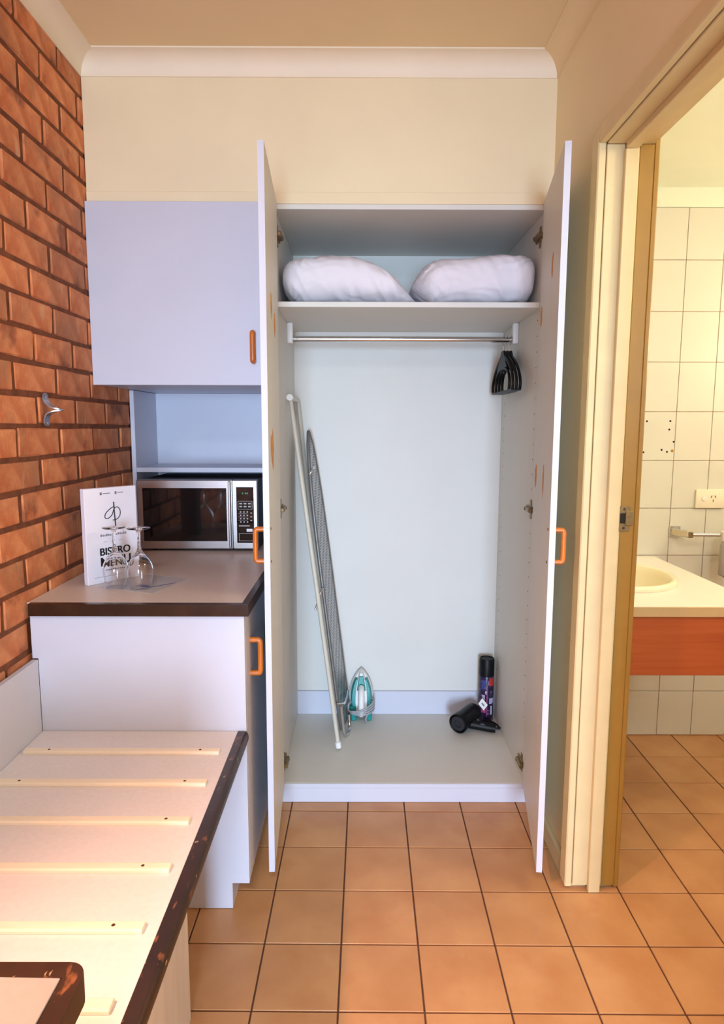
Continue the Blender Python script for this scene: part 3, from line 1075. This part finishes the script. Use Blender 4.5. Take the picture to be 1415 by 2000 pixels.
# ------------------------------------------------------------------ coat hook on the bricks
hk = thing('coat_hook', 'silver double coat hook screwed to the brick wall', 'hook', (WX0, 1.868, 1.347))
hp = [(.0035, 1.438), (.004, 1.424), (.008, 1.412), (.024, 1.399), (.046, 1.3935), (.047, 1.3905), (.030, 1.388), (.012, 1.381), (.006, 1.370), (.004, 1.357), (.0045, 1.348)]
sp_ = spline([Vector((x, 0, z)) for x, z in hp], 4)
b = bmesh.new()
rows = []
for i, p in enumerate(sp_):
    t = (sp_[min(i + 1, len(sp_) - 1)] - sp_[max(i - 1, 0)]).normalized()
    nrm = Vector((-t.z, 0, t.x))
    w = .0145
    f = i / (len(sp_) - 1)
    if .34 < f < .62: w = .0145 - .009 * (1 - abs(f - .48) / .14)
    e = min(f, 1 - f)
    if e < .08: w *= math.sqrt(max(.12, 1 - (1 - e / .08) ** 2))
    th = .0017
    row = []
    for (yy, ss) in ((-1, 1), (1, 1), (1, -1), (-1, -1)):
        row.append(b.verts.new(Vector((WX0 + .003, 1.868, 0)) + p + Vector((0, yy * w, 0)) + nrm * th * ss))
    rows.append(row)
for r0, r1 in zip(rows, rows[1:]):
    for k in range(4):
        b.faces.new((r0[k], r0[(k + 1) % 4], r1[(k + 1) % 4], r1[k]))
b.faces.new(rows[0]); b.faces.new(rows[-1])
part('bent_strip', b, M['hookm'], hk, 40)
for z in (1.427, 1.3555):
    part('screw', disc((WX0 + .0085, 1.868, z), (1, 0, 0), .0036, 10, .0014), M['chrome'], hk)

# ------------------------------------------------------------------ ironing board leaning in the wardrobe
ib = thing('ironing_board', 'folded metal mesh ironing board leaning against the left inside of the wardrobe', 'ironing board', (-.09, 2.66, FLZ))
nb_, fb_ = Vector((-.078, 2.590, .105)), Vector((-.048, 2.765, .105))
nose = Vector((-.214, 2.735, 1.325))
wv = (fb_ - nb_); W2 = wv.length / 2; wd_ = wv.normalized()
c0 = (nb_ + fb_) / 2
lv = nose - c0; Ln = lv.length; ld_ = lv.normalized()
nn = wd_.cross(ld_).normalized()
if nn.x < 0: nn = -nn
outl = []
for k in range(25):
    t = k / 24
    w = W2 * (1.0 if t < .5 else max(.0, 1 - ((t - .5) / .5) ** 2.6) ** .62)
    if t < .04: w *= .86 + .14 * (t / .04)
    outl.append((t * Ln, w))
def ring_pts(scale, off):
    L_ = [c0 + ld_ * a + wd_ * (w * scale) + nn * off for a, w in outl]
    R_ = [c0 + ld_ * a - wd_ * (w * scale) + nn * off for a, w in outl]
    return L_ + R_[::-1][1:]
b = bmesh.new()
r0 = [b.verts.new(p) for p in ring_pts(.97, .004)]
r1 = [b.verts.new(p) for p in ring_pts(.97, -.004)]
b.faces.new(r0); b.faces.new(r1[::-1])
for i in range(len(r0)):
    j = (i + 1) % len(r0)
    b.faces.new((r0[i], r0[j], r1[j], r1[i]))
bmesh.ops.remove_doubles(b, verts=b.verts, dist=.0002)
part('mesh_board', b, M['perf'], ib)
rp_ = ring_pts(1.0, 0)
part('rim', tube(rp_, .0075, 8, closed=True), M['rimgrey'], ib, True)
# folded legs on the left of the board
lg1 = [(-.266, 2.532, 1.455), (-.084, 2.488, FLZ + .012)]
part('leg', tube([Vector(lg1[0]), Vector(lg1[1])], .0085, 12), M['beige'], ib, True)
part('leg', tube([(-.262, 2.800, 1.452), (-.215, 2.780, 1.00), (-.10, 2.72, .16)], .0085, 12), M['beige'], ib, True)
part('foot_bar', tube([(-.266, 2.522, 1.455), (-.263, 2.812, 1.453)], .0095, 12), M['beige'], ib, True)
part('foot_cap', tube([(-.2665, 2.512, 1.455), (-.266, 2.535, 1.455)], .0125, 12), M['white'], ib, True)
part('foot_cap', tube([(-.0865, 2.4885, FLZ + .0335), (-.0838, 2.488, FLZ + .0105)], .012, 12), M['white'], ib, True)
part('release_lever', tube(spline([(-.150, 2.60, .700), (-.158, 2.585, .690), (-.172, 2.57, .640), (-.180, 2.565, .622)], 4), .0045, 8), M['chrome'], ib, True)
part('leg_bracket', tube(spline([(-.095, 2.57, .225), (-.066, 2.60, .215), (-.056, 2.68, .212), (-.054, 2.73, .214)], 4), .0055, 8), M['chrome'], ib, True)
part('cross_stay', tube(spline([(-.078, 2.575, .215), (-.068, 2.578, .13), (-.062, 2.58, .090), (-.050, 2.61, .081), (-.044, 2.655, .082), (-.046, 2.68, .13)], 4), .0065, 8), M['chrome'], ib, True)
part('rear_stay', tube(spline([(-.20, 2.60, 1.16), (-.19, 2.61, 1.18), (-.185, 2.66, 1.185)], 4), .004, 8), M['chrome'], ib, True)


# ------------------------------------------------------------------ steam iron standing on its heel
IX, IY = .006, 2.775
ir = thing('steam_iron', 'teal and white steam iron standing on its heel against the wardrobe back', 'iron', (IX, IY, FLZ))
def iw(t):      # half width of the sole, t: 0 heel .. 1 tip
    return .054 * (1 - max(0, (t - .30) / .70) ** 1.9) ** .80 * (1 if t > .22 else .88 + .12 * t / .22)
ZH, ZT = .112, .290
def sole(y0, y1, k, t0=0, t1=1, k1=None, bm=None, xo=0):
    k1 = k if k1 is None else k1
    b = bmesh.new(); r0 = []; r1 = []
    N = 16
    ts = [t0 + (t1 - t0) * i / N for i in range(N + 1)]
    def lean(z): return .020 * (z - FLZ) / .2
    pts = [(1, t) for t in ts] + [(-1, t) for t in ts[::-1]]
    for s, t in pts:
        z = ZH + (ZT - ZH) * t
        r0.append(b.verts.new((IX + xo + s * iw(t) * k, y0 + lean(z), z)))
        zc = ZH + (ZT - ZH) * (t0 + (t - t0) * (.97 if k1 != k else 1))
        r1.append(b.verts.new((IX + xo + s * iw(t) * k1, y1 + lean(z), zc)))
    b.faces.new(r0); b.faces.new(r1[::-1])
    for i in range(len(r0)):
        j = (i + 1) % len(r0)
        b.faces.new((r0[i], r0[j], r1[j], r1[i]))
    bmesh.ops.remove_doubles(b, verts=b.verts, dist=.0004)
    return merge(bm, b)
part('soleplate', sole(2.800, 2.790, 1.0), M['grey'], ir)
part('skirt', sole(2.790, 2.772, .97, k1=.90), M['white'], ir)
part('side_shell', sole(2.772, 2.752, .88, 0, .80, .74), M['teal'], ir)
part('nose_shell', sole(2.772, 2.748, .62, .0, .97, .46), M['white'], ir)
part('water_window', sole(2.749, 2.744, .40, .52, .88, .30), M['teal'], ir)
hb_ = tube(spline([(IX, 2.752, .222), (IX, 2.724, .212), (IX, 2.708, .188), (IX, 2.704, .150), (IX, 2.716, .118), (IX, 2.745, .106)], 5), [.013] * 26, 12)
part('handle', hb_, M['white'], ir, True)
part('steam_button', lathe([(0, 0), (.008, 0), (.008, .004), (.005, .006), (0, .006)], (IX, 2.722, .210), 14, None, (0, -1, .4)), M['teal'], ir, True)
part('dial', lathe([(0, 0), (.012, 0), (.011, .006), (0, .006)], (IX, 2.748, .178), 16, None, (0, -1, 0)), M['grey'], ir, True)
for s in (-1, 1):
    part('heel_foot', prism([(IX + s * .020, FLZ + .001), (IX + s * .044, FLZ + .001), (IX + s * .050, .135), (IX + s * .024, .135)], 1, 2.745, 2.785, .004), M['teal'], ir)
part('heel_plate', box(IX - .03, IX + .03, 2.752, 2.788, .094, .120, .005), M['white'], ir)
for k in range(4):
    pts = []
    for a in range(24):
        th = 2 * math.pi * a / 24
        pts.append((IX + .056 * math.cos(th), 2.752 - .050 * math.sin(th) - .004 * k, .140 + .009 * k - .030 * abs(math.sin(th * .5 + .0)) * (1 if math.sin(th) > 0 else .3) + .012 * math.cos(th) * (k - 1.5) / 2))
    part('cord', tube(spline(pts, 2, True), .0034, 7, closed=True), M['cordgrey'], ir, True)
part('cord', tube(spline([(IX + .03, 2.715, .125), (IX + .020, 2.698, .105), (IX + .022, 2.705, .088), (IX + .020, 2.72, FLZ + .004)], 5), .0034, 7), M['cordgrey'], ir, True)

# ------------------------------------------------------------------ spray can
sx, sy = .552, 2.765
sc = thing('spray_can', 'tall dark aerosol can with black cap in the wardrobe corner', 'spray can', (sx, sy, FLZ))
part('can_body', lathe([(0, 0), (.030, 0), (.0325, .004), (.0325, .200), (.030, .208), (0, .208)], (sx, sy, FLZ + .0003), 32), M['canbody'], sc, 40)
part('cap', lathe([(0, .205), (.0325, .205), (.0325, .276), (.030, .282), (.028, .2825), (.0265, .279), (0, .279)], (sx, sy, FLZ), 32), M['black'], sc, 40)
def wrap(a0, a1, z0, z1, m_, name):
    b = bmesh.new(); N = 6; rr = []
    for r_ in (.0327, .0332):
        for z in (z0, z1):
            rr.append([b.verts.new((sx + r_ * math.sin(a0 + (a1 - a0) * i / N), sy - r_ * math.cos(a0 + (a1 - a0) * i / N), FLZ + z)) for i in range(N + 1)])
    for p, q in ((0, 1), (2, 3), (0, 2), (1, 3)):
        for i in range(N): b.faces.new((rr[p][i], rr[p][i + 1], rr[q][i + 1], rr[q][i]))
    return part(name, b, m_, sc)
wrap(.20, 1.0, .165, .200, M['red'], 'red_label')
wrap(-.10, .0, .03, .165, M['pink'], 'label_stripe')
wrap(-.9, -.25, .150, .190, M['blueprint'], 'blue_label')
wrap(.25, .95, .085, .110, M['lilac'], 'label_print')
wrap(.45, .75, .035, .075, M['lilac'], 'label_print')
wrap(-.8, -.2, .045, .060, M['pink'], 'label_print')
wrap(-.75, -.35, .095, .125, M['lilac'], 'label_print')

# ------------------------------------------------------------------ hair dryer lying on the wardrobe floor
hd_ = thing('hair_dryer', 'black hair dryer lying on the wardrobe floor beside the spray can', 'hair dryer', (.47, 2.66, FLZ))
n0, n1 = Vector((.408, 2.622, FLZ + .046)), Vector((.500, 2.735, FLZ + .058))
ax_ = (n1 - n0).normalized(); Lb = (n1 - n0).length
part('barrel', lathe([(.030, .012), (.038, .004), (.0405, .0), (.0415, .006), (.040, .03), (.0375, .06), (.037, Lb * .7), (.036, Lb * .92), (.028, Lb), (0, Lb + .004)], n0, 28, None, ax_), M['black'], hd_, 40)
part('nozzle', lathe([(0, .010), (.016, .008), (.018, .003), (.031, .003), (.033, .010)], n0, 28, None, ax_), M['darkbox'], hd_, 40)
h0 = n0 + ax_ * .055 + Vector((.012, -.005, -.018)); h1 = Vector((.570, 2.632, FLZ + .021))
part('handle', tube([h0, h0.lerp(h1, .3), h0.lerp(h1, .8), h1], [.021, .0195, .019, .017], 14), M['black'], hd_, True)
part('switch', tube([h0.lerp(h1, .45) + Vector((0, -.010, .012)), h0.lerp(h1, .6) + Vector((0, -.010, .012))], .0055, 8), M['darkbox'], hd_, True)
part('cord', tube(spline([h1, h1 + Vector((.016, .002, .004)), Vector((.589, 2.655, FLZ + .012)), Vector((.588, 2.69, FLZ + .010)), Vector((.574, 2.718, FLZ + .009)), Vector((.545, 2.724, FLZ + .010)), Vector((.515, 2.715, FLZ + .012))], 6), .0042, 8), M['black'], hd_, True)
tg = bmesh.new()
q0 = Vector((.505, 2.690, FLZ + .105)); e1 = Vector((.024, 0, -.030)); e2 = Vector((-.016, .004, -.026)) * -1
vv = [tg.verts.new(q0 + p) for p in (Vector((0, 0, 0)), e1, e1 + e2, e2)]
tg.faces.new(vv)
r = bmesh.ops.extrude_face_region(tg, geom=list(tg.faces))
bmesh.ops.translate(tg, verts=[v for v in r['geom'] if isinstance(v, bmesh.types.BMVert)], vec=(0, .0012, 0))
tgo = part('paper_tag', tg, M['white'], hd_)
b = bmesh.new()
c_ = q0 + e1 * .5 + e2 * .5
vv = [b.verts.new(c_ + e1 * i * .22 + e2 * j * .12 + Vector((0, -.0006, 0))) for i, j in ((-1, -1), (1, -1), (1, 1), (-1, 1))]
b.faces.new(vv)
part('tag_print', b, M['inkgrey'], tgo)

# ------------------------------------------------------------------ bathroom fittings
VX0, VX1, VY, VZ = .749, 1.247, 1.957, .805
vn = thing('vanity', 'wall hung bathroom vanity with white top and red brown front', 'vanity', ((VX0 + VX1) / 2, VY, .586))
# top with an oval cut-out
BX, BYc, RA, RB = .930, 2.36, .200, .225
b = bmesh.new()
N = 48
outer = []
inner_ = []
for k in range(N):
    a = 2 * math.pi * k / N
    inner_.append((BX + (RA - .014) * math.cos(a) if BX + (RA - .014) * math.cos(a) > VX0 + .006 else VX0 + .006, BYc + (RB - .014) * math.sin(a)))
    dx, dy = math.cos(a), math.sin(a)
    ts = []
    if dx > 1e-6: ts.append((VX1 - BX) / dx)
    if dx < -1e-6: ts.append((VX0 - BX) / dx)
    if dy > 1e-6: ts.append((BW - .001 - BYc) / dy)
    if dy < -1e-6: ts.append((VY + .006 - BYc) / dy)
    t = min(ts)
    outer.append((BX + dx * t, BYc + dy * t))
for corner in ((VX1, BW - .001), (VX1, VY + .006), (VX0, BW - .001), (VX0, VY + .006)):
    k = min(range(N), key=lambda i: (outer[i][0] - corner[0]) ** 2 + (outer[i][1] - corner[1]) ** 2)
    outer[k] = corner
rings = [[b.verts.new((x, y, z)) for x, y in ring] for ring, z in ((outer, VZ - .030), (outer, VZ), (inner_, VZ), (inner_, VZ - .030))]
for i in range(4):
    r0, r1 = rings[i], rings[(i + 1) % 4]
    for k in range(N):
        b.faces.new((r0[k], r0[(k + 1) % N], r1[(k + 1) % N], r1[k]))
part('top', b, M['vantop'], vn)
part('front_edge', box(VX0, VX1, VY, VY + .0055, VZ - .031, VZ - .0005, .0006), M['vanedge'], vn)
part('front_panel', box(VX0, VX1 - .004, VY + .006, VY + .022, .586, VZ - .0315, .0008), M['wood'], vn)
part('side_panel', box(VX1 - .020, VX1 - .004, VY + .023, BW - .002, .586, VZ - .0315, .0008), M['wood'], vn)
bn_ = thing('wash_basin', 'cream oval wash basin set into the white vanity top', 'basin', (BX, BYc, VZ - .12))
b = bmesh.new()
rr = []
for (k_, z) in ((1.02, VZ + .0005), (1.03, VZ + .010), (1.0, VZ + .017), (.955, VZ + .019), (.91, VZ + .014), (.87, VZ - .002), (.82, VZ - .04), (.70, VZ - .085), (.45, VZ - .112), (.10, VZ - .118)):
    ring = []
    for k in range(N):
        a = 2 * math.pi * k / N
        ring.append(b.verts.new((max(VX0 + .004 + (1.03 - k_) * .03, BX + RA * k_ * math.cos(a)), BYc + RB * k_ * math.sin(a), z)))
    rr.append(ring)
for r0, r1 in zip(rr, rr[1:]):
    for k in range(N):
        b.faces.new((r0[k], r0[(k + 1) % N], r1[(k + 1) % N], r1[k]))
b.faces.new(rr[-1])
part('bowl', b, M['basin'], bn_, 60)
part('waste', lathe([(0, 0), (.020, 0), (.022, .002), (.012, .003), (0, .001)], (BX, BYc, VZ - .1178), 18), M['chrome'], bn_, True)

pp = thing('power_point', 'ivory power outlet with switch on the tiled bathroom wall', 'outlet', (1.465, BW, 1.011))
part('plate', box(1.406, 1.526, BW - .011, BW - .0008, 1.011, 1.091, .004, 2), M['ivory'], pp, 40)
part('switch', lathe([(0, 0), (.011, 0), (.010, .004), (0, .005)], (1.440, BW - .011, 1.052), 16, None, (0, -1, 0)), M['white'], pp, True)
for (x, z, r_) in ((1.470, 1.060, .5), (1.486, 1.060, -.5), (1.478, 1.043, 0)):
    b = box(-.0014, .0014, BW - .0116, BW - .0108, -.0055, .0055)
    bmesh.ops.rotate(b, verts=b.verts, cent=(0, 0, 0), matrix=Matrix.Rotation(r_, 3, 'Y'))
    bmesh.ops.translate(b, verts=b.verts, vec=(x, 0, z))
    part('socket_slot', b, M['hole'], pp)

tr = thing('towel_rail', 'chrome towel rail on the tiled wall below the power outlet', 'towel rail', (1.6, BW, .885))
part('wall_plate', box(1.305, 1.352, BW - .006, BW - .0008, .886, .936, .002), M['chrome'], tr)
part('arm', prism([(1.312, BW - .006), (1.340, BW - .006), (1.372, BW - .052), (1.366, BW - .066), (1.352, BW - .066)], 2, .896, .924, .003), M['chrome'], tr)
part('socket', box(1.358, 1.376, BW - .070, BW - .050, .894, .918, .002), M['bronze'], tr)
part('rod', tube([(1.370, BW - .060, .906), (1.93, BW - .060, .906)], .0075, 12), M['chrome'], tr, True)
part('arm', box(1.925, 1.945, BW - .066, BW - .0008, .894, .918, .003), M['chrome'], tr)

sd = thing('soap_dispenser', 'white plastic dispenser hanging from the towel rail at the picture edge', 'dispenser', (1.515, BW - .072, .735))
part('body', lathe([(0, 0), (.024, 0), (.029, .004), (.029, .125), (.024, .138), (.015, .143), (0, .143)], (1.517, BW - .076, .737), 24), M['grey'], sd, 40)
part('clip', box(1.492, 1.542, BW - .082, BW - .050, .880, .922, .005, 2), M['white'], sd)
part('nozzle', lathe([(0, 0), (.010, 0), (.013, .008), (0, .008)], (1.517, BW - .076, .730), 14), M['orange'], sd, True)
